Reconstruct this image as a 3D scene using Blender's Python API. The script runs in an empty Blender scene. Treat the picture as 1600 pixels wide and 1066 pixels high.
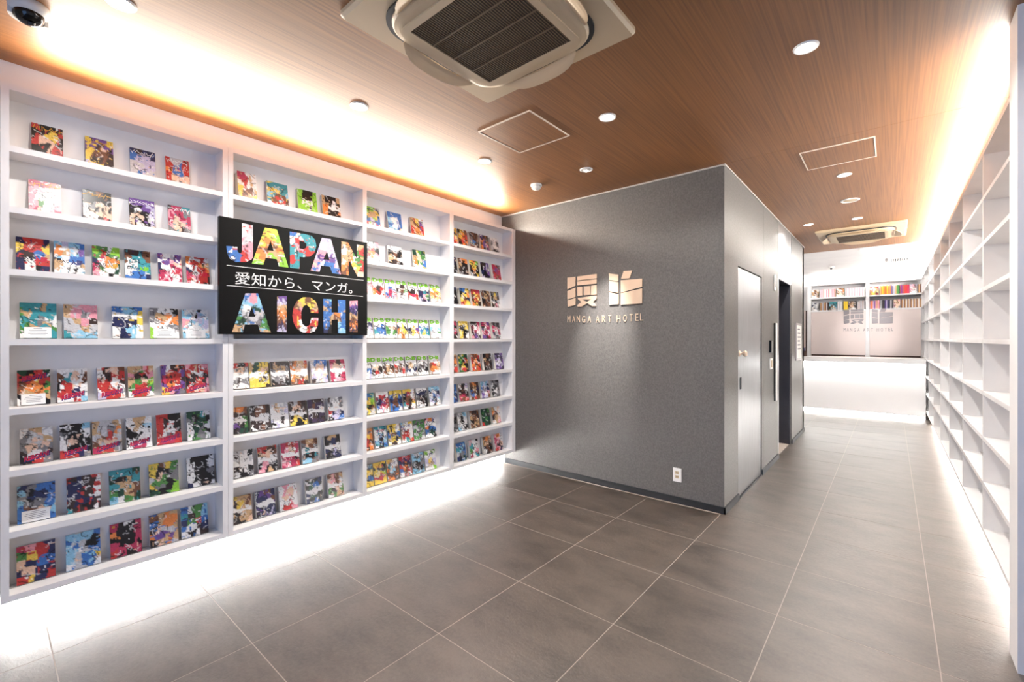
import bpy, bmesh, math, random
import numpy as np
from mathutils import Vector, Matrix, Euler
from mathutils.geometry import tessellate_polygon

scene = bpy.context.scene
COL = scene.collection
PI = math.pi
random.seed(7)

# ------------------------------------------------------------------ camera
F = 700.0                                   # focal length in pixels of the 1600 px wide frame
TH = math.atan(593 / 700.0)                 # heading, turned left from the corridor axis (+Y)
CT, ST = math.cos(TH), math.sin(TH)
EYE = 1.40
cam_d = bpy.data.cameras.new('camera')
cam = bpy.data.objects.new('camera', cam_d)
COL.objects.link(cam)
cam.location = (0, 0, EYE)
cam.rotation_euler = (PI / 2, 0, TH)
cam_d.sensor_width = 36.0
cam_d.lens = F / 1600 * 36.0
cam_d.shift_y = -3.0 / 1600                 # horizon at y = 530
cam_d.clip_start = 0.02
scene.camera = cam

# ------------------------------------------------------------------ world, exposure
world = bpy.data.worlds.new('world')
scene.world = world
world.use_nodes = True
bg = world.node_tree.nodes['Background']
bg.inputs[0].default_value = (0.30, 0.52, 1.0, 1)
bg.inputs[1].default_value = 1.7
vs = scene.view_settings
vs.view_transform = 'Standard'
vs.look = 'None'
vs.gamma = 1.0
vs.use_curve_mapping = False
vs.exposure = 1.0

P_COVE_L, P_COVE_R = 42.0, 80.0             # watts of the LED runs
P_UNDER_L, P_UNDER_R = 50.0, 190.0
P_DOWN = 12.0
P_SPOT = 240.0

# ------------------------------------------------------------------ measuring helpers (photo pixel -> point on a known plane)
def ray(x, y):
    u = (x - 800) / F; v = (530 - y) / F
    return (u * CT - ST, u * ST + CT, v)
def on_x(x, y, X):
    r = ray(x, y); t = X / r[0]; return (r[1] * t, EYE + r[2] * t)
def on_y(x, y, Y):
    r = ray(x, y); t = Y / r[1]; return (r[0] * t, EYE + r[2] * t)

# ------------------------------------------------------------------ materials
MATS = {}
def srgb(r, g, b):
    def f(c):
        c /= 255.0
        return c / 12.92 if c <= 0.04045 else ((c + 0.055) / 1.055) ** 2.4
    return (f(r), f(g), f(b), 1.0)

def mat(name, col, rough=0.5, metal=0.0, emit=None, strength=0.0, spec=0.5):
    m = bpy.data.materials.new(name)
    m.use_nodes = True
    b = m.node_tree.nodes['Principled BSDF']
    b.inputs['Base Color'].default_value = col
    b.inputs['Roughness'].default_value = rough
    b.inputs['Metallic'].default_value = metal
    b.inputs['Specular IOR Level'].default_value = spec
    if emit:
        b.inputs['Emission Color'].default_value = emit
        b.inputs['Emission Strength'].default_value = strength
    MATS[name] = m
    return m

def nodes(m):
    nt = m.node_tree
    return nt, nt.nodes, nt.links, nt.nodes['Principled BSDF']

def noise_layer(m, c0, c1, scale, stretch=(1, 1, 1), detail=4, lo=0.35, hi=0.65, bump=0.0, bump_scale=None, dist=0.002):
    nt, N, L, b = nodes(m)
    geo = N.new('ShaderNodeNewGeometry')
    mp = N.new('ShaderNodeMapping'); mp.inputs['Scale'].default_value = stretch
    L.new(geo.outputs['Position'], mp.inputs['Vector'])
    no = N.new('ShaderNodeTexNoise'); no.inputs['Scale'].default_value = scale; no.inputs['Detail'].default_value = detail
    L.new(mp.outputs[0], no.inputs['Vector'])
    rp = N.new('ShaderNodeValToRGB')
    rp.color_ramp.elements[0].position = lo; rp.color_ramp.elements[0].color = c0
    rp.color_ramp.elements[1].position = hi; rp.color_ramp.elements[1].color = c1
    L.new(no.outputs['Fac'], rp.inputs['Fac'])
    L.new(rp.outputs['Color'], b.inputs['Base Color'])
    if bump:
        bn = N.new('ShaderNodeBump'); bn.inputs['Strength'].default_value = bump; bn.inputs['Distance'].default_value = dist
        n2 = no
        if bump_scale:
            n2 = N.new('ShaderNodeTexNoise'); n2.inputs['Scale'].default_value = bump_scale; n2.inputs['Detail'].default_value = 3
            L.new(mp.outputs[0], n2.inputs['Vector'])
        L.new(n2.outputs['Fac'], bn.inputs['Height'])
        L.new(bn.outputs['Normal'], b.inputs['Normal'])
    return m

mat('white_paint', srgb(236, 234, 234), 0.6)
noise_layer(MATS['white_paint'], srgb(232, 231, 232), srgb(239, 238, 238), 3.0)
mat('shelf_white', srgb(238, 236, 237), 0.42)
noise_layer(MATS['shelf_white'], srgb(234, 233, 234), srgb(241, 240, 240), 5.0)
mat('wood_ceiling', srgb(160, 96, 48), 0.5, spec=1.0)
noise_layer(MATS['wood_ceiling'], srgb(114, 70, 29), srgb(150, 97, 45), 1.0, (105, 1.4, 1), 6, 0.3, 0.7, 0.08)
mat('tile', srgb(120, 113, 108), 0.40, spec=1.0)
def tile_material():
    m = MATS['tile']; nt, N, L, b = nodes(m)
    geo = N.new('ShaderNodeNewGeometry')
    n1 = N.new('ShaderNodeTexNoise'); n1.inputs['Scale'].default_value = 3.2; n1.inputs['Detail'].default_value = 7; n1.inputs['Roughness'].default_value = 0.65
    mp = N.new('ShaderNodeMapping'); mp.inputs['Scale'].default_value = (1.0, 1.9, 1); mp.inputs['Rotation'].default_value = (0, 0, 0.25)
    L.new(geo.outputs['Position'], mp.inputs['Vector']); L.new(mp.outputs[0], n1.inputs['Vector'])
    n2 = N.new('ShaderNodeTexNoise'); n2.inputs['Scale'].default_value = 55; n2.inputs['Roughness'].default_value = 0.75; n2.inputs['Detail'].default_value = 4
    L.new(geo.outputs['Position'], n2.inputs['Vector'])
    oi = N.new('ShaderNodeObjectInfo')
    a = N.new('ShaderNodeMath'); a.operation = 'MULTIPLY_ADD'; a.inputs[1].default_value = 0.6
    L.new(n2.outputs['Fac'], a.inputs[0]); L.new(n1.outputs['Fac'], a.inputs[2])
    a2 = N.new('ShaderNodeMath'); a2.operation = 'MULTIPLY_ADD'; a2.inputs[1].default_value = 0.09
    L.new(oi.outputs['Random'], a2.inputs[0]); L.new(a.outputs[0], a2.inputs[2])
    rp = N.new('ShaderNodeValToRGB')
    rp.color_ramp.elements[0].position = 0.57; rp.color_ramp.elements[0].color = srgb(48, 42, 37)
    rp.color_ramp.elements[1].position = 1.0; rp.color_ramp.elements[1].color = srgb(88, 78, 70)
    L.new(a2.outputs[0], rp.inputs['Fac']); L.new(rp.outputs['Color'], b.inputs['Base Color'])
    bn = N.new('ShaderNodeBump'); bn.inputs['Strength'].default_value = 0.6; bn.inputs['Distance'].default_value = 0.004
    L.new(a.outputs[0], bn.inputs['Height']); L.new(bn.outputs['Normal'], b.inputs['Normal'])
tile_material()
mat('grout', srgb(160, 151, 142), 0.9)
mat('fabric_wall', srgb(104, 102, 104), 0.45)
noise_layer(MATS['fabric_wall'], srgb(84, 82, 80), srgb(104, 102, 99), 90, (1, 1, 0.8), 5, 0.3, 0.7, 0.35, 260, 0.0015)
mat('baseboard', srgb(30, 33, 37), 0.4)
mat('steel', srgb(178, 180, 182), 0.34, 1.0)
noise_layer(MATS['steel'], srgb(168, 170, 172), srgb(190, 192, 194), 1, (160, 160, 3), 4)
mat('steel_dark', srgb(70, 72, 76), 0.35, 0.9)
mat('trim_grey', srgb(176, 170, 164), 0.5)
mat('black_gap', srgb(16, 16, 18), 0.6)
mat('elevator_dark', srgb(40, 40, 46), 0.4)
mat('champagne', srgb(238, 214, 188), 0.3, 0.55)
mat('hatch_frame', srgb(232, 216, 200), 0.4)
mat("silver", srgb(150, 144, 146), 0.35, 0.2)
mat('white_plastic', srgb(236, 235, 232), 0.4)
mat('beige_plastic', srgb(198, 178, 146), 0.42)  # on the air conditioners, shade and wood ceiling bounce are put into this colour
mat('flap_plastic', srgb(206, 182, 148), 0.45)
mat('grille_dark', srgb(48, 36, 26), 0.7)
mat('grille_slat', srgb(104, 84, 60), 0.55)
mat('lens_lit', (1, 1, 1, 1), 0.4, 0, (1.0, 0.95, 0.88, 1), 14.0)
mat('led_lit', (1, 1, 1, 1), 0.4, 0, (1.0, 0.97, 0.93, 1), 5.0)
mat('aluminium', srgb(190, 190, 192), 0.4, 0.9)
mat('black_gloss', srgb(8, 8, 10), 0.12)
mat('sign_black', srgb(7, 7, 8), 0.4, spec=0.2)
mat('sign_white', srgb(238, 238, 236), 0.6)
mat('pages', srgb(232, 226, 214), 0.8)
mat('card_white', srgb(242, 241, 240), 0.6)
mat('ink_grey', srgb(120, 120, 128), 0.7)
mat('title_red', srgb(196, 32, 62), 0.4)
mat('title_white', srgb(244, 242, 240), 0.4)
mat('title_black', srgb(22, 20, 26), 0.4)
mat('title_green', srgb(126, 200, 40), 0.4)
mat('title_navy', srgb(40, 44, 110), 0.4)
mat('title_gold', srgb(214, 160, 50), 0.4)
mat('pink_panel', srgb(238, 224, 219), 0.3)
mat('counter_white', srgb(238, 238, 238), 0.4)
mat('brown_dark', srgb(70, 48, 40), 0.5)
def attr_mat(name, rough):
    m = mat(name, (1, 1, 1, 1), rough)
    nt, N, L, b = nodes(m)
    a = N.new('ShaderNodeAttribute'); a.attribute_name = 'print'
    L.new(a.outputs['Color'], b.inputs['Base Color'])
attr_mat('cover_print', 0.3)
attr_mat('poster_print', 0.5)
def glass():
    m = bpy.data.materials.new('glass'); m.use_nodes = True; MATS['glass'] = m
    nt = m.node_tree; N, L = nt.nodes, nt.links
    N.remove(N['Principled BSDF'])
    t = N.new('ShaderNodeBsdfTransparent'); g = N.new('ShaderNodeBsdfGlossy'); g.inputs['Roughness'].default_value = 0.02
    mx = N.new('ShaderNodeMixShader'); mx.inputs[0].default_value = 0.08
    L.new(t.outputs[0], mx.inputs[1]); L.new(g.outputs[0], mx.inputs[2]); L.new(mx.outputs[0], N['Material Output'].inputs[0])
glass()
def M(n): return MATS[n] if isinstance(n, str) else n

# ------------------------------------------------------------------ object helpers
def link(name, me, m=None, parent=None, loc=(0, 0, 0), rot=None):
    o = bpy.data.objects.new(name, me)
    COL.objects.link(o)
    if m is not None and me is not None and not me.materials: me.materials.append(M(m))
    o.location = loc
    if rot: o.rotation_euler = rot
    if parent: o.parent = parent
    return o
def tag(o, label, cat, group=None):
    o['label'] = label; o['category'] = cat
    if group: o['group'] = group
    return o
def thing(name, label, cat, loc=(0, 0, 0), group=None, rz=0):
    o = bpy.data.objects.new(name, None); COL.objects.link(o)
    o.empty_display_size = 0.05
    o.location = loc; o.rotation_euler = (0, 0, rz)
    return tag(o, label, cat, group)
def struct(o):
    o['kind'] = 'structure'; return o
BOXF = [(0, 3, 2, 1), (4, 5, 6, 7), (0, 1, 5, 4), (1, 2, 6, 5), (2, 3, 7, 6), (3, 0, 4, 7)]
BOXC = {}
def box_mesh(sx, sy, sz, m):
    key = (round(sx, 5), round(sy, 5), round(sz, 5), str(m))
    if key in BOXC: return BOXC[key]
    x, y, z = sx / 2, sy / 2, sz / 2
    me = bpy.data.meshes.new('box')
    me.from_pydata([(-x, -y, -z), (x, -y, -z), (x, y, -z), (-x, y, -z), (-x, -y, z), (x, -y, z), (x, y, z), (-x, y, z)], [], BOXF)
    me.materials.append(M(m))
    BOXC[key] = me
    return me
def box(name, x0, x1, y0, y1, z0, z1, m, parent=None, off=None):
    """axis-aligned box in world coordinates (unless the parent is rotated)"""
    me = box_mesh(x1 - x0, y1 - y0, z1 - z0, m)
    c = Vector(((x0 + x1) / 2, (y0 + y1) / 2, (z0 + z1) / 2))
    if parent: c = c - world_loc(parent)
    return link(name, me, None, parent, c)
def world_loc(o):
    v = Vector(o.location)
    while o.parent: o = o.parent; v = v + Vector(o.location)
    return v
def bm_obj(name, bm, m, parent=None, loc=(0, 0, 0), rot=None, smooth=False):
    me = bpy.data.meshes.new(name); bm.to_mesh(me); bm.free()
    if smooth:
        for p in me.polygons: p.use_smooth = True
    return link(name, me, m, parent, loc, rot)
def lathe(prof, n=24):
    bm = bmesh.new(); rings = []
    for r, z in prof:
        rings.append([bm.verts.new((r * math.cos(2 * PI * k / n), r * math.sin(2 * PI * k / n), z)) for k in range(n)] if r > 1e-6 else [bm.verts.new((0, 0, z))])
    for a, b in zip(rings, rings[1:]):
        for k in range(n):
            k2 = (k + 1) % n
            if len(a) == 1 and len(b) == 1: continue
            if len(a) == 1: bm.faces.new((a[0], b[k2], b[k]))
            elif len(b) == 1: bm.faces.new((a[k], a[k2], b[0]))
            else: bm.faces.new((a[k], a[k2], b[k2], b[k]))
    bmesh.ops.recalc_face_normals(bm, faces=bm.faces)
    return bm
def rounded_sq(half, rad, n=8):
    pts = []
    for cx, cy, a0 in ((1, 1, 0), (-1, 1, 90), (-1, -1, 180), (1, -1, 270)):
        for k in range(n + 1):
            a = math.radians(a0 + 90 * k / n)
            pts.append((cx * (half - rad) + rad * math.cos(a), cy * (half - rad) + rad * math.sin(a)))
    return pts
def prism_bm(pts, z0, z1, holes=()):
    """extrude a polygon (with holes) lying in XY between z0 and z1"""
    bm = bmesh.new()
    loops = [list(pts)] + [list(h) for h in holes]
    tris = tessellate_polygon([[Vector((p[0], p[1], 0)) for p in l] for l in loops])
    flat = [p for l in loops for p in l]
    lo = [bm.verts.new((p[0], p[1], z0)) for p in flat]; hi = [bm.verts.new((p[0], p[1], z1)) for p in flat]
    for t in tris:
        for vs_ in ((lo[t[0]], lo[t[1]], lo[t[2]]), (hi[t[2]], hi[t[1]], hi[t[0]])):
            try: bm.faces.new(vs_)
            except ValueError: pass
    i = 0
    for l in loops:
        n = len(l)
        for k in range(n):
            a, b = i + k, i + (k + 1) % n
            try: bm.faces.new((lo[a], lo[b], hi[b], hi[a]))
            except ValueError: pass
        i += n
    bmesh.ops.recalc_face_normals(bm, faces=bm.faces)
    return bm
TXT = {}
def text_mesh(s, extrude=0.0, shear=0.0, bold=0.0):
    """mesh of a piece of lettering, centred, cap height about 0.7"""
    key = (s, extrude, shear, bold)
    if key in TXT: return TXT[key]
    c = bpy.data.curves.new('lettering', 'FONT'); c.body = s; c.extrude = extrude; c.shear = shear; c.offset = bold
    c.resolution_u = 2
    c.align_x = 'CENTER'
    o = bpy.data.objects.new('lettering', c); COL.objects.link(o)
    bpy.context.view_layer.update()
    me = bpy.data.meshes.new_from_object(o.evaluated_get(bpy.context.evaluated_depsgraph_get()))
    bpy.data.objects.remove(o); bpy.data.curves.remove(c)
    xs = [v.co.x for v in me.vertices]; ys = [v.co.y for v in me.vertices]
    cx, cy = (min(xs) + max(xs)) / 2, (min(ys) + max(ys)) / 2
    me.transform(Matrix.Translation((-cx, -cy, 0)))
    TXT[key] = (me, max(xs) - min(xs), max(ys) - min(ys))
    return TXT[key]
def lettering(name, s, w, h, m, parent, loc, rot, extrude=0.0, shear=0.0, bold=0.0):
    me, tw, thh = text_mesh(s, 0.0, shear, bold)
    me = me.copy(); me.transform(Matrix.Diagonal((w / tw, h / thh, 1, 1)))
    if extrude:
        bm = bmesh.new(); bm.from_mesh(me)
        bmesh.ops.remove_doubles(bm, verts=bm.verts, dist=1e-6)
        r = bmesh.ops.extrude_face_region(bm, geom=list(bm.faces))
        bmesh.ops.translate(bm, vec=(0, 0, extrude), verts=[v for v in r['geom'] if isinstance(v, bmesh.types.BMVert)])
        bmesh.ops.recalc_face_normals(bm, faces=bm.faces)
        bm.to_mesh(me); bm.free()
    me.materials.clear()
    return link(name, me, m, parent, loc, rot)
def area(name, loc, rot, sx, sy, power, col, parent=None, spread=PI):
    l = bpy.data.lights.new(name, 'AREA'); l.shape = 'RECTANGLE'; l.size = sx; l.size_y = sy
    l.energy = power; l.color = col; l.spread = spread
    o = bpy.data.objects.new(name, l); COL.objects.link(o); o.location = loc; o.rotation_euler = rot
    if parent: o.parent = parent
    return o
WARM = (1.0, 0.90, 0.78); NEUT = (1.0, 0.955, 0.90); COOL = (1.0, 0.985, 0.96)

# ------------------------------------------------------------------ room shell
XL, XLF = -3.335, -3.19          # back panels and front of the left bookcase
XW = -3.40                       # left wall
XR, XRF = 0.65, 0.45             # right wall, front of the right bookcase
YB, XC, YC2 = 3.83, -1.02, 8.08  # lift core: front, side, far end
ZC = 2.80
YEND = 12.25
YBACK = -2.2

floor = struct(box('floor', -3.6, 2.1, YBACK - 0.2, 12.5, -0.12, -0.0007, 'grout'))
tm = {}
def tile(x0, x1, y0, y1):
    me = box_mesh(round(x1 - x0, 4), round(y1 - y0, 4), 0.012, 'tile')
    link('tile', me, None, floor, Vector(((x0 + x1) / 2, (y0 + y1) / 2, -0.006)) - Vector(floor.location))
G = 0.0022
for i in range(-6, 4):
    for j in range(-4, 18):
        x0, x1 = 0.157 + 0.6 * (i - 1) + G, 0.157 + 0.6 * i - G
        y0, y1 = 0.2 + 0.6 * j + G, 0.2 + 0.6 * (j + 1) - G
        x0 = max(x0, XL); x1 = min(x1, 1.9 if y0 < 2.6 else XR); y0 = max(y0, YBACK)
        if y1 > YB and x1 < XC + 0.3 and x1 > XC and y0 < YC2: x0 = max(x0, XC - 0.25)
        if x1 - x0 < 0.03 or y1 - y0 < 0.03: continue
        if y0 > YB - 0.1 and y1 < YC2 and x1 <= XC: continue
        tile(x0, x1, y0, y1)

ceil = struct(box('ceiling', -3.6, 2.1, YBACK - 0.2, 12.5, ZC + 0.012, ZC + 0.1, 'wood_ceiling'))
box('ceiling_panel', -3.6, 2.1, YBACK - 0.2, YB - 0.0015, ZC, ZC + 0.012, 'wood_ceiling', ceil)
box('ceiling_panel', -3.6, 2.1, YB + 0.0015, 8.70, ZC, ZC + 0.012, 'wood_ceiling', ceil)
box('ceiling_panel', -3.6, 2.1, 8.703, 10.4, ZC, ZC + 0.012, 'white_paint', ceil)
box('ceiling_panel', -3.6, 2.1, 10.404, 12.5, ZC, ZC + 0.012, 'white_paint', ceil)

struct(box('wall_left', XW - 0.2, XW, YBACK - 0.2, YB + 0.3, 0, ZC, 'white_paint'))
struct(box('trim_5', XW, XL, -0.30, YB - 0.013, 0, 0.149, 'white_paint'))
struct(box('wall_right', XR, XR + 0.2, 2.968, 12.5, 0, ZC, 'white_paint'))
struct(box('wall_wing', 0.403, 2.1, 2.80, 2.968, 0, ZC, 'white_paint'))
struct(box('wall_entrance', 1.9, 2.1, YBACK, 2.80, 0, ZC, 'white_paint'))
struct(box('wall_front', -2.6, XR, YEND, YEND + 0.2, 0, ZC, 'white_paint'))
struct(box('wall_recess', -2.6, -2.4, YC2, YEND, 0, ZC, 'white_paint'))
# wall behind the camera with a glazed entrance
wb = struct(box('wall_back', -3.40, -1.1, YBACK - 0.2, YBACK, 0, ZC, 'white_paint'))
struct(box('wall_lintel', -1.1, 1.9, YBACK - 0.2, YBACK, 2.35, ZC, 'white_paint'))
win = struct(box('window_1', -1.1, 1.9, YBACK - 0.12, YBACK - 0.08, 2.30, 2.35, 'aluminium'))
for xx in (-1.1, -0.1, 0.9, 1.86):
    box('mullion', xx, xx + 0.04, YBACK - 0.12, YBACK - 0.08, 0.0, 2.30, 'aluminium', win)
for k in range(3):
    box('pane', -1.06 + k, -0.10 + k, YBACK - 0.104, YBACK - 0.096, 0.0, 2.30, 'glass', win)

# lift core
core = struct(box('wall_core', XW, XC - 0.12, YB, YB + 0.12, 0, ZC, 'fabric_wall'))
DY0, DY1, DZ = 4.25, 5.18, 2.035
EY0, EY1, EZ = 6.13, 6.95, 2.114
side = struct(box('wall_side', XC - 0.12, XC, YB, DY0, 0, ZC, 'fabric_wall'))
def sp(y0, y1, z0, z1, m='fabric_wall'): return box('wall_panel', XC - 0.12, XC, y0, y1, z0, z1, m, side)
sp(DY0, DY1, DZ + 0.004, ZC)
sp(DY1, 5.262, 0, ZC)
sp(5.266, 6.05, 0, ZC)
sp(6.065, 6.96, EZ + 0.012, ZC, 'steel')
sp(6.99, YC2, 0, ZC)
box('wall_end', -3.3, XC, YC2 - 0.12, YC2 - 0.0, 0, ZC, 'fabric_wall', side)
box('groove', XC - 0.14, XC - 0.02, 6.05, 6.065, 0, ZC, 'black_gap', side)
box('groove', XC - 0.14, XC - 0.02, 6.96, 6.99, 0, ZC, 'black_gap', side)
# lift opening: jamb frames, dark reveals and doors
lift = struct(box('door_1', XC - 0.62, XC - 0.55, 6.0, 7.1, 0, 2.4, 'elevator_dark'))
box('door_leaf', XC - 0.55, XC - 0.52, 6.10, 6.538, 0.01, EZ, 'elevator_dark', lift)
box('door_leaf', XC - 0.55, XC - 0.52, 6.542, 6.98, 0.01, EZ, 'elevator_dark', lift)
box('jamb', XC - 0.53, XC - 0.005, 6.066, 6.13, 0, EZ, 'steel', lift)
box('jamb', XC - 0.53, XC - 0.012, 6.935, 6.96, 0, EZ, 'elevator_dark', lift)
box('lintel', XC - 0.53, XC - 0.004, 6.066, 6.96, EZ, EZ + 0.012, 'steel_dark', lift)
box('reveal', XC - 0.53, XC - 0.125, 6.06, 6.99, EZ + 0.012, 2.4, 'elevator_dark', lift)
box('sill', XC - 0.52, XC - 0.2, 6.13, 6.935, -0.004, 0.003, 'steel_dark', lift)
# steel service door
d2 = struct(box('door_2', XC - 0.045, XC - 0.006, DY0 + 0.006, DY1 - 0.006, 0.008, DZ - 0.006, 'steel'))
box('door_gap', XC - 0.1, XC - 0.05, DY0, DY1, 0, DZ + 0.004, 'black_gap', d2)
kn = lathe([(0, 0.0), (0.026, 0.0), (0.026, 0.006), (0.012, 0.010), (0.011, 0.03), (0.024, 0.038), (0.027, 0.05), (0.02, 0.062), (0, 0.065)], 20)
bm_obj('door_knob', kn, 'champagne', d2, Vector((XC - 0.006, 4.315, 1.272)) - Vector(d2.location), (0, PI / 2, 0), True)
pl = box('flush_pull', XC - 0.012, XC - 0.002, 4.335, 4.385, 0.955, 1.06, 'steel_dark', d2)
# baseboards
bb = struct(box('baseboard_front', XL, XC + 0.012, YB - 0.012, YB, 0, 0.055, 'baseboard'))
for n, (y0, y1) in enumerate(((YB - 0.012, DY0), (DY1, 6.05), (6.99, YC2))):
    struct(box('baseboard_side_%d' % (n + 1), XC, XC + 0.012, y0, y1, 0, 0.055, 'baseboard'))
struct(box('trim_1', XC, XC + 0.006, DY0, DY1, 0, 0.012, 'steel_dark'))
# slim light-coloured edge where core meets the ceiling
struct(box('trim_2', XW, XC + 0.010, YB - 0.010, YB, ZC - 0.012, ZC, 'trim_grey'))
struct(box('trim_3', XC, XC + 0.010, YB, YC2, ZC - 0.012, ZC, 'trim_grey'))

# ------------------------------------------------------------------ bookcases
# (underside, top) of every board, bottom to top
LV = [(0.150, 0.181), (0.452, 0.482), (0.743, 0.773), (1.037, 1.067), (1.371, 1.401), (1.705, 1.735), (2.002, 2.032), (2.292, 2.321), (2.585, 2.615)]
lc = thing('bookcase', 'long white built-in bookcase with four bays of face-out books', 'bookcase', ((XL + XLF) / 2, 1.93, 0.15))
LB = [(0.080, 0.968), (1.027, 1.941), (1.975, 2.856), (2.905, 3.771)]     # clear bays
box('side_panel', XW, XLF, 0.052, 0.080, 0.150, 2.615, 'shelf_white', lc)
box('side_panel', XW, XLF, 3.771, 3.824, 0.150, 2.615, 'shelf_white', lc)
for (a0, a1), (b0, b1) in zip(LB, LB[1:]):
    mid = (a1 + b0) / 2
    box('divider', XW, XLF, a1, mid - 0.0006, 0.150, 2.615, 'shelf_white', lc)
    box('divider', XW, XLF, mid + 0.0006, b0, 0.150, 2.615, 'shelf_white', lc)
for (a, b) in LB:
    for z0, z1 in LV:
        box('shelf', XL if z0 < 2.5 else XW, XLF - 0.001, a, b, z0, z1, 'shelf_white', lc)
    box('back_panel', XL - 0.012, XL, a, b, 0.150, 2.585, 'shelf_white', lc)
struct(box('trim_4', XW, XLF, -0.30, 0.047, 0.0, 2.615, 'white_paint'))

rc = thing('bookcase', 'tall empty white grid bookcase along the right of the corridor', 'bookcase', ((XR + XRF) / 2, 7.5, 0.15))
RD = [2.985, 4.177, 5.26, 6.39, 7.49, 8.62, 9.74, 10.86, 12.0]
for k, y in enumerate(RD):
    box('side_panel' if k in (0, 8) else 'divider', XRF + 0.001, XR, y - 0.013, y + 0.013, 0.150, 2.615, 'shelf_white', rc)
for a, b in zip(RD, RD[1:]):
    for z0, z1 in LV:
        box('shelf', XRF, XR, a + 0.013, b - 0.013, z0 + 0.002, z1 - 0.002, 'shelf_white', rc)

# ------------------------------------------------------------------ LED runs (aluminium channel + glowing diffuser + its light)
def led(label, x, y0, y1, z, ang, power, col, up):
    """strip along Y; ang = tilt of its beam about Y measured from straight up (or down)"""
    y = (y0 + y1) / 2; L = y1 - y0
    t = thing('led_strip', label, 'light strip', (x, y, z), 'linear LED strips')
    a = ang if up else PI - ang
    box_m = box_mesh(0.018, L, 0.008, 'aluminium'); link('channel', box_m, None, t, (0, 0, 0), (0, a, 0))
    dv = Vector((math.sin(a), 0, math.cos(a)))
    link('diffuser', box_mesh(0.012, L, 0.002, 'led_lit'), None, t, dv * 0.005, (0, a, 0))
    area('led_light', dv * 0.0065, (0, PI + a, 0), 0.010, L, power, col, t)
led('LED strip on top of the long white bookcase', XLF - 0.055, 0.20, 3.62, 2.626, math.radians(70), P_COVE_L, WARM, True)
led('LED strip under the long white bookcase', XL + 0.03, 0.06, 3.75, 0.128, math.radians(-62), P_UNDER_L, COOL, False)
led('LED strip on top of the empty grid bookcase', XRF + 0.055, 3.02, 11.9, 2.626, math.radians(-80), P_COVE_R, NEUT, True)
led('LED strip under the empty grid bookcase', XR - 0.10, 3.02, 9.9, 0.128, math.radians(52), P_UNDER_R, COOL, False)

# ------------------------------------------------------------------ books
PAL = dict(k=(22, 20, 24), d=(62, 46, 46), e=(128, 126, 130), l=(196, 196, 200), w=(240, 238, 236), s=(236, 196, 168), r=(200, 42, 36), m=(188, 34, 84),
           p=(236, 152, 168), o=(236, 132, 42), y=(242, 206, 54), L=(146, 210, 44), g=(74, 142, 64), f=(24, 72, 54), t=(44, 152, 164), c=(136, 198, 226),
           b=(44, 112, 190), n=(36, 42, 86), v=(112, 72, 152), V=(60, 42, 76), h=(122, 76, 52), z=(206, 166, 118), u=(192, 186, 216))
PALL = {k: np.array(srgb(*v)[:3]) for k, v in PAL.items()}
CNAME = dict(k='black', d='dark brown', e='grey', l='pale grey', w='white', s='peach', r='red', m='crimson', p='pink', o='orange', y='yellow', L='lime green',
             g='green', f='dark green', t='teal', c='light blue', b='blue', n='navy', v='purple', V='dark purple', h='brown', z='tan', u='lavender')
def art(thumb, nu, nv, seed, ink=0.10):
    """coarse colour layout -> (nv, nu, 3) colours: flat patches with wavy borders, some ink and highlights"""
    rng = np.random.default_rng(seed)
    rows = thumb.split('/'); R = len(rows)
    U, V = np.meshgrid((np.arange(nu) + 0.5) / nu, (np.arange(nv) + 0.5) / nv)
    du = np.zeros_like(U); dv = np.zeros_like(U)
    for k in range(5):
        fu, fv, p1, p2 = rng.uniform(3, 16), rng.uniform(3, 16), rng.uniform(0, 6.28), rng.uniform(0, 6.28)
        du += np.sin(fu * U + fv * V + p1) * 0.035; dv += np.sin(fv * U - fu * V + p2) * 0.03
    out = np.zeros((nv, nu, 3))
    for j in range(nv):
        for i in range(nu):
            rr = int(min(R - 1, max(0, (V[j, i] + dv[j, i]) * R)))
            row = rows[rr]; cc = int(min(len(row) - 1, max(0, (U[j, i] + du[j, i]) * len(row))))
            out[j, i] = PALL[row[cc]]
    def field(a, b):                                # smooth random field
        g = rng.random((b + 1, a + 1)); x = U * a; y = V * b
        i = np.minimum(x.astype(int), a - 1); j = np.minimum(y.astype(int), b - 1); fx = x - i; fy = y - j
        return (g[j, i] * (1 - fx) + g[j, i + 1] * fx) * (1 - fy) + (g[j + 1, i] * (1 - fx) + g[j + 1, i + 1] * fx) * fy
    letters = [ch for ch in thumb if ch != '/']
    for q in range(2):                              # small patches of the cover's own colours, then ink and paper
        n = field(9, 12); out[n > 0.80] = PALL[letters[int(rng.integers(len(letters)))]]
    n = field(12, 16); out[n > 0.90] = PALL['k']
    n = field(10, 13); out[n > 0.88] = PALL['w']
    n = field(7, 9); out[n > 0.90] = PALL['s']
    grey = out.mean(axis=2, keepdims=True); out = grey + (out - grey) * 0.88
    out *= (0.86 + 0.28 * rng.random((nv, nu)))[..., None]
    for k in range(int(ink * 130)):                 # ink and highlight strokes
        x, y, a = rng.uniform(0, nu), rng.uniform(nv * 0.1, nv), rng.uniform(0, 6.28)
        bend = rng.uniform(-0.25, 0.25); dark = rng.random() < 0.62
        for q in range(int(rng.uniform(0.15, 0.45) * nv)):
            i, j = int(x), int(y)
            if 0 <= i < nu and 0 <= j < nv: out[j, i] = out[j, i] * 0.3 if dark else out[j, i] * 0.45 + 0.45
            x += math.cos(a) * 0.8; y += math.sin(a) * 0.8; a += bend
    return np.clip(out, 0, 0.95)
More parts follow.
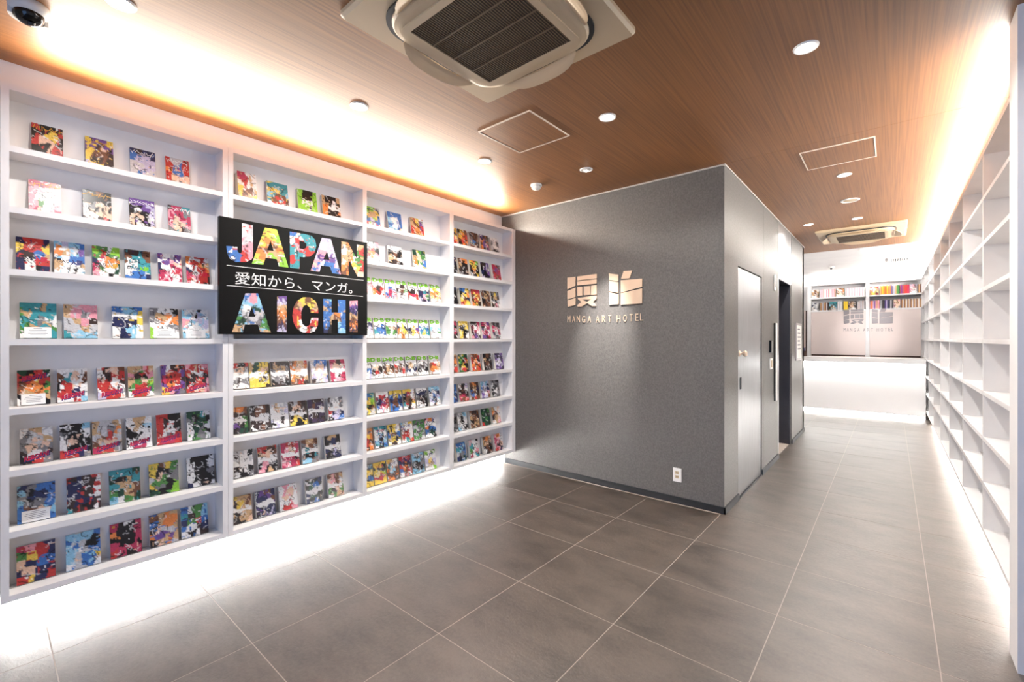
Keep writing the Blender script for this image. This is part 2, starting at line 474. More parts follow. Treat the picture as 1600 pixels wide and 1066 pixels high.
def cover_mesh(w, h, t, thumb, seed, nu, nv):
    """dust jacket: printed front at y=-t, spine on the right, back board at y=0; base at z=0"""
    A = art(thumb, nu, nv, seed)
    verts, cols, faces = [], [], []
    for j in range(nv):
        for i in range(nu):
            verts.append((-w / 2 + w * i / (nu - 1), -t, h * (1 - j / (nv - 1)))); cols.append(A[j, i])
    for j in range(nv - 1):
        for i in range(nu - 1):
            a = j * nu + i; faces.append((a, a + nu, a + nu + 1, a + 1))
    e = 0.0012
    sc = A[:, -2:].mean(axis=(0, 1)); bc = A.mean(axis=(0, 1)) * 0.5 + 0.3
    def bx(x0, x1, y0, y1, c):
        b = len(verts)
        for p in ((x0, y0, 0), (x1, y0, 0), (x1, y1, 0), (x0, y1, 0), (x0, y0, h), (x1, y0, h), (x1, y1, h), (x0, y1, h)):
            verts.append(p); cols.append(c)
        for f_ in BOXF: faces.append(tuple(b + q for q in f_))
    bx(-w / 2, w / 2, -t + 0.0001, -t + e, bc)
    bx(w / 2 - e, w / 2, -t + e, -e, sc)
    bx(-w / 2, w / 2, -e, 0, bc)
    me = bpy.data.meshes.new('cover')
    me.from_pydata(verts, [], faces)
    ca = me.color_attributes.new('print', 'FLOAT_COLOR', 'POINT')
    ca.data.foreach_set('color', np.concatenate([np.array(cols), np.ones((len(cols), 1))], axis=1).astype(np.float32).ravel())
    me.materials.append(M('cover_print'))
    return me
def colour_words(thumb):
    cnt = {}
    for ch in thumb:
        if ch != '/': cnt[CNAME[ch]] = cnt.get(CNAME[ch], 0) + 1
    top = sorted(cnt, key=lambda q: -cnt[q])
    return top[0] if len(top) == 1 else top[0] + ' and ' + top[1]
ORD = ['first', 'second', 'third', 'fourth', 'fifth', 'sixth', 'seventh', 'eighth']
ROW = ['top', 'second', 'third', 'fourth', 'fifth', 'sixth', 'seventh', 'bottom']
BAY = ['leftmost bay', 'second bay', 'third bay', 'rightmost bay']
SZ = dict(S=(0.113, 0.176, 0.017), M=(0.128, 0.182, 0.018), L=(0.148, 0.208, 0.012), T=(0.110, 0.172, 0.030), N=(0.112, 0.176, 0.034))
ZB = [LV[8 - 1 - r][1] for r in range(8)]          # shelf top under row r (0 = top row)
BOOKS = {
 # bay, row: size, [(left px, right px, layout, extras)]
 (0, 0): ('S', [(49.5, 99, 'rkkk/kdyr/rssk/kksr/kkrr', 't'), (134, 178, 'yvvy/vdhv/yhhd/ydhd/uyyd', 't'), (204, 244, 'ndnn/buun/lluu/luul/lbll', 't'), (260, 297, 'rllr/rbbr/obbr/rsss/rses', 't')]),
 (0, 1): ('S', [(45, 96, 'mmrr/pwwp/pwwl/pgwp/mslm', 't'), (130, 175, 'kkhk/kkkk/wess/wsss/dwdr', 't'), (203, 243, 'vvvv/kkvu/ksku/skkl/kwwu', 't'), (264, 299, 'dmtt/pmme/mspm/pssp/edde', 't')]),
 (0, 2): ('S', [(25, 78, 'nrrn/yrry/ndbz/nwrr/nwkn', 'i'), (85, 133, 'cucb/ozlv/nwbb/zwwz/wwkw', 'i'), (145, 188, 'LgwL/grfg/nwoo/mgwf/pwkw', 'i'), (196, 236, 'ddth/htth/wwtt/wcbt/bbbn', 'i'), (248, 285, 'vwlv/wvps/nwmm/mpwp/mpwm', 'i'), (292, 328, 'owrw/wroz/nwro/mprr/pwrd', 'i')]),
 (0, 3): ('M', [(31, 89, 'ttzt/zttt/ttew/gzzg/wwwt', 'c'), (100, 153, 'zppp/zpep/lzpd/llzl/tccc', ''), (176, 224, 'bccb/wwwy/nnny/wncw/wncw', ''), (235, 280, 'ewwk/ezoo/wowo/Lwwe/Lwww', 'c'), (286, 327, 'cwkw/cpuc/pccu/wwww/cwwc', 'c')]),
 (0, 4): ('S', [(27, 79, 'fkrf/rryr/hoog/kzzz/wwkk', 'Rc'), (90, 137, 'wwww/htsh/krsw/rrnw/wwrc', 'R'), (153, 196, 'wdsh/wdrr/rrwd/wrrw/urrw', 'R'), (201, 241, 'zzpz/pdkp/zgsL/grrg/wrrw', 'R'), (253, 290, 'vwdr/vrrv/mrrd/vowv/ypve', 'R'), (291.5, 327, 'pzrp/rwwr/kdrd/krrp/rrsp', 'R')]),
 (0, 5): ('S', [(31, 83, 'wzzw/ellz/esse/dwed/krre', 'R'), (94, 142, 'kkkc/ekkw/wskk/wkkk/rrne', 'R'), (145, 191, 'zllz/zleo/lhrl/hssd/mrre', 'R'), (198, 238, 'wzzw/wzzc/kkww/kwww/wmmw', 'R'), (245.5, 284, 'rrkk/rdwk/rwwk/rwer/rmmr', 'R'), (293.5, 329, 'fftw/ekfk/wffw/wfek/wgew', '')]),
 (0, 6): ('M', [(27, 87, 'cebb/eknb/ceeb/bhsc/bwwb', 'c'), (105, 158, 'dndw/nndr/nndw/dnnd/tdkd', ''), (171.6, 220, 'tttf/fkzt/tzzh/gfzh/cwgf', ''), (234, 280, 'yhyg/ykke/lsee/yekL/fkkL', ''), (293, 336, 'wkkw/wkkw/wkke/wkkk/nwkw', '')]),
 (0, 7): ('M', [(26, 87, 'mprn/gyrn/snbb/nsnn/rynr', ''), (103.6, 157.6, 'cccb/blkk/cwlb/clby/wlbw', ''), (173, 222, 'mkwm/okkm/kkkm/mkmm/rmkm', '8'), (234.7, 279, 'hzoz/bzoo/dslz/ovvz/kzol', '9'), (284, 326, 'bwgc/tdgc/ngrb/bwdn/wkwd', '10')]),
 (1, 0): ('M', [(370, 399.5, 'mmww/wrww/yrhw/yhzy', 'K'), (416, 454, 'tttt/yyyt/cthc/thrh/wrww', ''), (464.6, 498.5, 'LkkL/LkkL/LwwL/LLkL/LLwL', ''), (502, 536, 'zkkz/zkwk/owww/odko/okkk', '')]),
 (1, 4): ('T', [(364, 388, 'rrkr/lssl/wwww/edee/wwww', 'B'), (389, 421, 'zfyy/zfsz/wwwd/yyey/yyyd', 'B'), (423, 452, 'dddd/ezze/wwlw/eeed/kddk', 'B'), (452.5, 482, 'hozr/osso/wwww/ozhz/hhrd', 'B'), (485, 513, 'lbbb/wssb/wwww/uwub/dlwu', 'B'), (514.6, 541, 'mmdm/pssm/wwww/mwdm/mppm', 'B')]),
 (1, 5): ('T', [(362, 386.5, 'zooh/hddd/uwwg/kvkg/kVff', 'B'), (391, 422, 'kdhd/dhhd/wwww/dddd/kdhk', 'B'), (423, 451, 'lzwl/wslu/wwww/uwdw/kuww', 'B'), (452, 480, 'dlhd/dssd/wwww/kyyk/ykky', 'B'), (481, 507.5, 'VddV/VhVV/wwww/VdkV/kVVk', 'B'), (511.6, 538, 'dlwe/ewwe/wwww/rnun/kuub', 'B')]),
 (1, 6): ('T', [(365, 396, 'llwk/lwwl/wwww/dkwk/lkke', 'B'), (402, 434.5, 'rrhr/zssh/wwww/kpdk/pkzk', 'B'), (439, 468.4, 'mrrm/mpsm/wwww/pmmk/mpmr', 'B'), (472, 497, 'hzzh/eshe/wtww/ekkt/ccee', 'B'), (508, 532.6, 'kzzk/knnk/wwww/nkue/kenn', 'B')]),
 (1, 7): ('T', [(363, 393.4, 'yzzh/dyzh/wwzw/kdzz/dkzs', 'B'), (399.4, 430.6, 'nvhn/nnvh/wwww/nknn/knun', 'B'), (436, 465, 'wpww/wpsw/wssw/wwpw/wrrp', ''), (477, 505, 'kfkn/kfbk/wwww/nfkk/nkbk', 'B'), (512, 537, 'hphz/sphl/wwww/gksg/wgzs', 'B')]),
 (2, 0): ('M', [(571, 595, 'LLl/yzy/bub/rwr', ''), (607, 630, 'bbb/cwb/bwb/ccw', ''), (643, 664, 'zyw/zhv/ror/ozo', '')]),
 (2, 1): ('M', [(571, 594, 'wwp/krk/rop/wpw', ''), (607, 631, 'www/khk/zsw/kdk', ''), (645.5, 668.6, 'fgf/zsg/ogb/wwy', '')]),
 (2, 2): ('N', [(562, 580, 'www/wwp/ppw/www', 'D'), (582, 600, 'www/www/rdr/orr/www', 'D'), (601.5, 618.5, 'www/www/ubu/bmr/pcp', 'D'), (619.5, 636, 'www/wdw/dhg/wdw/www', 'D'), (637.2, 653, 'www/www/kdw/rmr/www', 'D'), (654, 670.8, 'www/www/VtV/npg/uVu', 'D'), (671.8, 688, 'www/wyw/ooy/zsz/www', 'D')]),
 (2, 3): ('N', [(564, 582, 'www/bwn/nwu/www', 'D'), (584, 602, 'www/www/nbb/tbb/www', 'D'), (602.8, 619.4, 'www/www/gsh/gwg/www', 'D'), (620.5, 636, 'www/www/nyn/ooy/wow', 'D'), (637.5, 653.4, 'www/www/nyv/kyo/www', 'D'), (654.6, 670, 'www/www/btb/tyt/www', 'D'), (672, 688, 'www/www/clc/lwg/www', 'D')]),
 (2, 4): ('N', [(560, 577, 'www/www/bwb/uwu', 'D'), (578.8, 597, 'www/www/dsd/krk/www', 'D'), (598, 615, 'www/www/dzd/hzh/www', 'D'), (616.2, 632, 'www/www/rhd/hdr/www', 'D'), (634, 650.7, 'www/www/dze/nwn/www', 'D'), (652, 668, 'www/www/ede/kek/www', 'D'), (670.7, 687, 'www/www/hrz/ooz/www', 'D')]),
 (2, 5): ('N', [(565, 585, 'bbt/yyL/ykh/lyl', ''), (588, 607, 'www/nrn/nvr/bmr/wpw', ''), (609, 628, 'yyy/byb/nhn/bhb/bbw', ''), (630, 648, 'yyw/nrw/khz/tdy/wkw', ''), (650.5, 667, 'www/nnn/eke/wdk/wwk', ''), (670, 687.4, 'ccc/nwn/wbu/unw/wdw', '')]),
 (2, 6): ('N', [(563, 582, 'ooz/kyo/rrd/oko', ''), (585, 604, 'ttt/www/wdw/cdc/wkb', ''), (606, 625, 'yyw/kyw/bhb/yyn/wdw', ''), (627, 645, 'cwy/vww/hrw/rrw/wtr', ''), (646, 663, 'geg/lgg/geg/lge/gdl', ''), (664, 681, 'pov/www/obb/bfb/wwk', '')]),
 (2, 7): ('N', [(563, 582.5, 'clc/tyy/nkb/yyy', ''), (584, 603, 'yyy/knk/yyL/mrm/yyy', ''), (604.5, 622, 'yzw/tww/och/hdo/ook', ''), (624, 642.5, 'rpr/nnn/rod/bhr/wrw', ''), (644, 662, 'clc/ccl/eke/kdk/ccc', ''), (663.5, 681, 'LwL/www/uyu/uzu/wwL', '')]),
 (3, 0): ('N', [(696, 711.5, 'dky/kyk/ory/orr', ''), (715, 730.4, 'kyh/yor/hro/kod', ''), (733.8, 747.5, 'dhd/edh/tbd/hod', ''), (750, 764, 'vdh/ove/hvp/odv', ''), (766, 779.5, 'www/ewe/lww/ekl', '')]),
 (3, 1): ('N', [(696, 711, 'dkn/knk/kkk/nkk', ''), (715.5, 731.5, 'hoo/zkk/dkd/ekd', ''), (734, 748, 'yoL/dyd/kok/lky', ''), (751, 765, 'ddv/kve/nkv/ukk', ''), (769, 782.5, 'mre/mvm/rhm/mhr', '')]),
 (3, 2): ('N', [(696, 711.5, 'kkn/nkk/knk/kkk', ''), (718, 734, 'bby/kyo/yhn/roy', ''), (736.2, 750.5, 'rrm/hyo/drh/oyd', ''), (752, 766, 'hdz/dzh/khd/zdh', ''), (767.6, 780, 'eye/kzd/wkl/kpw', '')]),
 (3, 3): ('N', [(696, 711.5, 'dkm/kmk/dkm/mkk', ''), (716, 732.7, 'yyy/dky/ykk/ydw', ''), (736, 749.6, 'ddm/mwp/dmw/pvd', ''), (751.5, 766.5, 'mpv/dwm/pmw/vdm', ''), (768, 782.5, 'ded/mpe/nwm/lew', '')]),
 (3, 4): ('N', [(697, 713, 'ohz/oho/hoh/ohr', ''), (715.5, 732, 'fgf/gkr/fyk/grd', ''), (736, 750.6, 'hhr/rod/ohr/ror', ''), (755, 768.7, 'khd/zkd/dhk/kdd', ''), (772.5, 787, 'VVv/vuV/uwv/VvV', '')]),
 (3, 5): ('N', [(696, 712.5, 'nnb/nkb/bnn/ebn', ''), (716, 732, 'wku/kdw/hmd/mhr', ''), (734, 749.2, 'hod/dzn/bhd/hrh', ''), (751, 765, 'ccu/bun/uwp/vuh', ''), (767, 781, 'eek/wke/kwe/kee', '')]),
 (3, 6): ('N', [(696, 712, 'eke/kek/eee/kke', ''), (714.5, 730, 'llc/wkl/lkw/cwk', ''), (734, 748.7, 'hdh/zhd/khz/hdh', ''), (751.6, 766, 'ffg/gfd/fgf/rfd', ''), (768, 782, 'zws/ohw/dzs/wzp', '')]),
 (3, 7): ('N', [(712, 728.8, 'bbc/tcb/lee/nkf', ''), (733, 748.3, 'pwk/tkw/gwp/mwt', ''), (754, 769, 'hos/zsd/nhk/wdh', ''), (771.7, 785.8, 'pow/mpw/pds/rpn', '')]),
}
LEAN = 0.034
PAGES = {}
def page_mesh(w, h, t):
    return box_mesh(w - 0.006, t - 0.0034, h - 0.005, 'pages')
def place_book(bay, row, k, n, xl, xr, thumb, ex, size):
    w, h, t = SZ[size]
    if 'K' in ex: t = 0.05
    y0 = on_x(xl, 600, -3.285)[0]; y1 = on_x(xr, 600, -3.285)[0]
    yc = (y0 + y1) / 2
    w = min(max(y1 - y0, w * 0.88), w * 1.12)
    yc = min(max(yc, LB[bay][0] + w / 2 + 0.002), LB[bay][1] - w / 2 - 0.002)
    yc += 0.0
    nu, nv = ((30, 40), (24, 34), (16, 24), (14, 20))[bay]
    me = cover_mesh(w, h, t, thumb, bay * 97 + row * 13 + k * 3 + 11, nu, nv)
    a = -math.asin(LEAN / h)
    sway = 0
    if (bay, row, k) in ((1, 7, 1), (1, 7, 2)): sway = 0.0
    o = link('manga_book', me, None, None, (XL + LEAN + 0.0015, yc, ZB[row] + 0.0003), (a, sway, PI / 2))
    tag(o, '%s comic book, %s from left, %s row, %s of left bookcase' % (colour_words(thumb), ORD[k], ROW[row], BAY[bay]), 'book', 'face-out comic books in the long bookcase')
    pg = link('pages', page_mesh(w, h, t), None, o, (-0.001, -t / 2, h / 2))
    fy = -t - 0.0006
    R90 = (PI / 2, 0, 0)
    if 'c' in ex:                                   # white caption card over the lower part
        cd = link('caption_card', box_mesh(w * 0.74, 0.0012, h * 0.30, 'card_white'), None, o, (-w * 0.02, fy - 0.0006, h * 0.16))
        bm = bmesh.new()
        for q in range(5):
            ww = w * (0.24 if q == 0 else random.uniform(0.4, 0.6)); zz = h * (0.10 - 0.045 * q)
            vsx = [bm.verts.new(p) for p in ((-ww / 2, -0.0008, zz), (ww / 2, -0.0008, zz), (ww / 2, -0.0008, zz + 0.0022), (-ww / 2, -0.0008, zz + 0.0022))]
            bm.faces.new(vsx)
        bm_obj('caption_lines', bm, 'ink_grey', cd)
    if 'R' in ex:                                   # slanted red title
        zt = h * (0.80 if 'c' in ex else 0.20)
        lettering('title', 'REBORN!', w * 0.80, h * 0.13, 'title_red', o, (0, fy, zt), (PI / 2, -0.22, 0), 0, 0.35, 0.03)
        lettering('title_shadow', 'REBORN!', w * 0.84, h * 0.15, 'title_navy', o, (0.002, fy + 0.0004, zt - 0.003), (PI / 2, -0.22, 0), 0, 0.35, 0.05)
    if 't' in ex:                                   # row of ornamental gold strokes for the title
        bm = bmesh.new()
        rng = random.Random(k * 7 + row)
        for q in range(11):
            x = -w * 0.42 + w * 0.84 * q / 10; z = h * 0.88 + rng.uniform(-0.006, 0.006)
            l, an = rng.uniform(0.006, 0.013), rng.uniform(0, PI)
            dx, dz = math.cos(an) * l, math.sin(an) * l; nx, nz = -math.sin(an) * 0.0014, math.cos(an) * 0.0014
            bm.faces.new([bm.verts.new((x + sx * dx + tx * nx, 0, z + sx * dz + tx * nz)) for sx, tx in ((-1, -1), (1, -1), (1, 1), (-1, 1))])
        bm_obj('title', bm, 'title_gold' if k in (0, 1) else 'title_white', o, (0, fy, 0))
    if 'i' in ex:                                   # title band across the middle
        lettering('title', '魔入り', w * 0.40, h * 0.13, 'title_black', o, (-w * 0.22, fy, h * 0.40), R90, 0, 0, 0.03)
        lettering('title', '入間', w * 0.40, h * 0.17, ('title_red', 'title_navy', 'title_gold', 'title_green', 'title_red', 'title_red')[k], o, (w * 0.22, fy, h * 0.38), R90, 0, 0, 0.06)
    if 'B' in ex:                                   # pale ornament band with a number tag
        bm = bmesh.new()
        pts = [(-0.46, -0.02), (-0.40, 0.055), (-0.2, 0.02), (0, 0.05), (0.2, 0.02), (0.40, 0.055), (0.46, -0.02), (0.40, -0.055), (0.2, -0.02), (0, -0.05), (-0.2, -0.02), (-0.40, -0.055)]
        bm.faces.new([bm.verts.new((p[0] * w, 0, h * 0.47 + p[1] * h)) for p in reversed(pts)])
        bm_obj('title', bm, 'title_white', o, (0, fy, 0))
        lettering('volume_number', str({4: 1, 5: 7, 6: 13, 7: 18}[row] + k), w * 0.13, h * 0.07, 'title_white', o, (0, fy, h * 0.33), R90)
    if 'D' in ex:                                   # green title letters along the top
        lettering('title', 'D·B', w * 0.9, h * 0.19, 'title_green', o, (0, fy, h * 0.885), R90, 0, 0, 0.06)
    if ex in ('8', '9', '10'):
        lettering('volume_number', ex, w * (0.10 if len(ex) == 1 else 0.15), h * 0.08, 'title_gold' if ex != '10' else 'title_navy', o, (-w * 0.39, fy, h * 0.92), R90, 0, 0, 0.02)
    if bay == 2 and row >= 5:
        lettering('title', ('マンガ', 'マンガ', 'マンガ')[row - 5], w * 0.62, h * 0.13, ('title_navy', 'title_red', 'title_navy', 'title_navy', 'title_black', 'title_navy')[k], o, (0, fy, h * 0.80), R90, 0, 0, 0.03)
    return o
for (bay, row), (size, lst) in BOOKS.items():
    for k, (xl, xr, thumb, ex) in enumerate(lst):
        place_book(bay, row, k, len(lst), xl, xr, thumb, ex, size)

# ------------------------------------------------------------------ poster board in front of the bookcase
XS = -3.158
sy0, sy1, sz0, sz1 = 0.94, 1.96, 1.430, 2.160
sb = thing('poster_board', 'black poster board reading JAPAN AICHI with photo-filled letters', 'sign', (XS, (sy0 + sy1) / 2, sz0))
box('board', XLF + 0.001, XS, sy0, sy1, sz0, sz1, 'sign_black', sb)
def spt(zx, zy):
    Y, Z = on_x(340 + zx / 5.329, 330 + zy / 5.33, XS)
    return (Y, Z)
def photo_letter(pts, holes, thumb, seed):
    P = [spt(*p) for p in pts]; H = [[spt(*p) for p in h] for h in holes]
    bm = prism_bm(P, 0, 0.0012, H)
    ys = [p[0] for p in P]; zs = [p[1] for p in P]
    st = 0.0075
    for ax, lo, hi in ((0, min(ys), max(ys)), (1, min(zs), max(zs))):
        v = lo + st
        while v < hi:
            no = (1, 0, 0) if ax == 0 else (0, 1, 0); co = (v, 0, 0) if ax == 0 else (0, v, 0)
            bmesh.ops.bisect_plane(bm, geom=list(bm.verts) + list(bm.edges) + list(bm.faces), plane_co=co, plane_no=no, dist=1e-6)
            v += st
    me = bpy.data.meshes.new('letter'); bm.to_mesh(me); bm.free()
    nu, nv = 30, 40
    A = art(thumb, nu, nv, seed, 0.10)
    cols = np.ones((len(me.vertices), 4), np.float32)
    for i, v in enumerate(me.vertices):
        u = (v.co.x - min(ys)) / (max(ys) - min(ys)); w = 1 - (v.co.y - min(zs)) / (max(zs) - min(zs))
        cols[i, :3] = A[min(nv - 1, max(0, int(w * nv))), min(nu - 1, max(0, int(u * nu)))]
    ca = me.color_attributes.new('print', 'FLOAT_COLOR', 'POINT'); ca.data.foreach_set('color', cols.ravel())
    # local (Y, Z, out) -> world
    me.transform(Matrix(((0, 0, 1, XS + 0.0002), (1, 0, 0, 0), (0, 1, 0, 0), (0, 0, 0, 1))))
    me.transform(Matrix.Translation(-Vector(sb.location)))
    return link('letter', me, 'poster_print', sb)
photo_letter([(203, 100), (293, 118), (293, 385), (280, 405), (235, 425), (150, 425), (100, 395), (78, 350), (72, 290), (165, 298), (165, 335), (180, 350), (195, 350), (203, 335)], [], 'lwwl/lwwl/lwpl/blpp/bbrp/nbrr', 1)
photo_letter([(393, 137), (493, 153), (590, 470), (510, 460), (492, 400), (398, 390), (380, 447), (285, 437)], [[(440, 243), (412, 325), (468, 333)]], 'LyyL/LyLy/yozy/ohzo/yozL/LyhL', 2)
photo_letter([(600, 170), (720, 190), (780, 205), (812, 240), (822, 290), (805, 350), (770, 378), (720, 385), (682, 380), (682, 480), (603, 472)], [[(680, 250), (715, 255), (740, 272), (738, 305), (715, 318), (680, 312)]], 'bwtt/wrtt/tprt/ttrr/rtyw/trtb', 3)
photo_letter([(868, 222), (942, 232), (1027, 527), (955, 517), (935, 462), (862, 455), (848, 505), (775, 495)], [[(910, 335), (880, 400), (932, 408)]], 'uuuu/uwuu/upuw/uvvu/pwbu/pubb', 4)
photo_letter([(1030, 252), (1085, 262), (1160, 400), (1160, 278), (1215, 287), (1215, 550), (1165, 545), (1090, 400), (1090, 535), (1030, 525)], [], 'zowz/wzgr/zzgg/zogr/ohyr/hozs', 5)
photo_letter([(232, 685), (335, 685), (442, 1010), (355, 1008), (335, 945), (225, 945), (212, 1008), (120, 1008)], [[(283, 800), (255, 880), (315, 880)]], 'bupb/cccb/lwfl/gllf/feeg/zlez', 6)
photo_letter([(495, 712), (575, 708), (575, 1008), (495, 1005)], [], 'v/u/z/o/o/h/V/u', 7)
photo_letter([(838, 850), (775, 845), (765, 800), (740, 780), (715, 790), (695, 840), (695, 890), (705, 940), (735, 965), (765, 950), (780, 890), (838, 890), (835, 950), (810, 1000), (770, 1015), (710, 1012), (660, 980), (632, 930), (622, 870), (632, 800), (660, 750), (710, 718), (770, 718), (815, 750), (835, 800)], [], 'zyhy/hzyz/rphr/rrwp/rwrr/hwrw', 8)
photo_letter([(880, 730), (948, 735), (948, 845), (1002, 845), (1002, 738), (1065, 742), (1065, 1018), (1002, 1018), (1002, 905), (948, 905), (948, 1018), (882, 1016)], [], 'bbbb/bbbb/bbob/bzhb/bkcb/nkbc', 9)
photo_letter([(1100, 748), (1165, 745), (1165, 1010), (1100, 1008)], [], 'p/v/n/z/h/o/h', 10)
SROT = (PI / 2, 0, PI / 2)
for (a, b) in (((75, 450), (1215, 577)), ((75, 617), (1210, 712))):
    (ya, za), (yb, zb) = spt(*a), spt(*b)
    zz = (za + zb) / 2
    box('rule_line', XS, XS + 0.001, ya, yb, zz - 0.0016, zz + 0.0016, 'sign_white', sb)
(ya, za), (yb, zb) = spt(145, 552), spt(1122, 640)
lettering('slogan', '愛知から、マンガ。', yb - ya, 0.080, 'sign_white', sb, Vector((XS + 0.001, (ya + yb) / 2, (za + zb) / 2 - 0.004)) - Vector(sb.location), SROT)

# ------------------------------------------------------------------ hotel sign on the grey wall
LOGO = [
 ([(245, 303), (357, 292), (357, 415), (245, 465)], []), ([(245, 490), (357, 440), (357, 570), (245, 605)], []), ([(247, 618), (357, 585), (357, 680), (250, 710)], []),
 ([(383, 288), (650, 252), (650, 315), (383, 345)], []), ([(383, 355), (650, 325), (650, 385), (383, 412)], []),
 ([(383, 435), (452, 428), (452, 548), (383, 558)], []), ([(470, 425), (560, 418), (560, 540), (470, 548)], []), ([(570, 417), (648, 405), (648, 538), (570, 542)], []),
 ([(390, 585), (650, 550), (648, 598), (600, 640), (640, 690), (640, 697), (585, 697), (520, 655), (440, 705), (385, 705), (385, 680), (440, 640), (390, 600)], [[(445, 605), (575, 602), (515, 640)]]),
 ([(818, 245), (950, 262), (950, 355), (822, 335)], []), ([(822, 345), (950, 365), (950, 515), (822, 490)], []), ([(825, 505), (955, 535), (955, 670), (828, 682)], []),
 ([(1025, 213), (1143, 205), (1105, 315), (988, 320)], []), ([(985, 340), (1280, 318), (1280, 430), (985, 512)], []), ([(985, 520), (1280, 452), (1280, 660), (985, 680)], [])]
LETT = [('M', 262, 878), ('A', 328, 879), ('N', 392, 876), ('G', 465, 882), ('A', 545, 880), ('A', 660, 878), ('R', 745, 874), ('T', 828, 872), ('H', 950, 872), ('O', 1040, 866), ('T', 1125, 858), ('E', 1205, 852), ('L', 1270, 848)]
def lpt(zx, zy): return on_y(860 + zx / 8.883, 400 + zy / 8.883, YB)
LX0, LZ0 = lpt(245, 705)
LX1 = lpt(1280, 660)[0]
def hotel_sign(name, label, x0, z0, y, scale, m, thick):
    t = thing(name, label, 'sign', (x0, y, z0))
    for pts, holes in LOGO:
        P = [((lpt(*p)[0] - LX0) * scale, (lpt(*p)[1] - LZ0) * scale) for p in pts]
        H = [[((lpt(*p)[0] - LX0) * scale, (lpt(*p)[1] - LZ0) * scale) for p in h] for h in holes]
        bm = prism_bm(P, 0, thick, H)
        bm_obj('emblem_piece', bm, m, t, (0, -0.002, 0), (PI / 2, 0, 0))
    for ch, zx, zy in LETT:
        X, Z = lpt(zx, zy)
        lettering('letter', ch, 0.036 * scale * (0.8 if ch in 'ELT' else 1), 0.066 * scale, m, t, ((X - LX0) * scale, -0.001, (Z - LZ0) * scale), (PI / 2, 0, 0), thick * 0.6)
    return t
hotel_sign('hotel_sign', 'gold metal emblem and lettering mounted on the dark grey wall', LX0, LZ0, YB - 0.001, 1.0, 'champagne', 0.010)

# outlet on the grey wall
ot = thing('wall_outlet', 'white double power outlet low on the grey wall', 'outlet', (-1.394, YB - 0.001, 0.184))
box('cover_plate', -1.429, -1.359, YB - 0.009, YB - 0.001, 0.184, 0.300, 'white_plastic', ot)
for z in (0.215, 0.25):
    s_ = box('socket', -1.410, -1.378, YB - 0.0105, YB - 0.009, z, z + 0.024, 'beige_plastic', ot)
    for dx in (-0.006, 0.006):
        box('slot', -1.394 + dx - 0.001, -1.394 + dx + 0.001, YB - 0.0112, YB - 0.0105, z + 0.008, z + 0.018, 'black_gap', s_)

# fittings on the lift side
def fit(name, label, cat, y0, y1, z0, z1, m, th=0.01):
    t = thing(name, label, cat, (XC, (y0 + y1) / 2, z0))
    box('plate', XC, XC + th, y0, y1, z0, z1, m, t)
    return t
f1 = fit('lift_indicator', 'small white vertical floor indicator beside the lift doorway', 'indicator', 5.80, 5.87, 1.955, 2.13, 'white_plastic', 0.012)
box('lamp_window', XC + 0.012, XC + 0.0135, 5.815, 5.855, 1.99, 2.10, 'steel_dark', f1)
f2 = fit('call_panel', 'tall slim steel panel with buttons beside the lift doorway', 'panel', 5.815, 5.905, 0.695, 1.583, "white_plastic", 0.018)
box('edge', XC, XC + 0.016, 5.809, 5.815, 0.695, 1.583, 'black_gap', f2)
for z in (1.02, 1.12):
    box('button', XC + 0.018, XC + 0.022, 5.845, 5.875, z, z + 0.03, 'white_plastic', f2)
f3 = fit('card_reader', 'dark slim card reader with steel edge beside the call panel', 'reader', 5.555, 5.585, 1.252, 1.385, 'black_gloss', 0.02)
box('trim', XC, XC + 0.016, 5.585, 5.635, 1.250, 1.382, 'steel', f3)
f4 = fit('switch_plate', 'small white switch plate below the card reader', 'switch', 5.565, 5.70, 1.068, 1.185, 'white_plastic', 0.009)
box('switch_key', XC + 0.009, XC + 0.013, 5.61, 5.655, 1.09, 1.165, 'beige_plastic', f4)
f5 = fit('notice_plate', 'pale framed notice plate on the wall past the lift', 'notice', 7.31, 7.77, 1.10, 1.625, 'silver', 0.012)
box('sheet', XC + 0.012, XC + 0.0135, 7.34, 7.74, 1.13, 1.595, 'white_plastic', f5)
for q in range(6):
    z = 1.53 - 0.055 * q
    box('print_line', XC + 0.0135, XC + 0.0145, 7.40, 7.60 + 0.08 * ((q * 7) % 3) / 2, z, z + 0.016, 'ink_grey', f5)

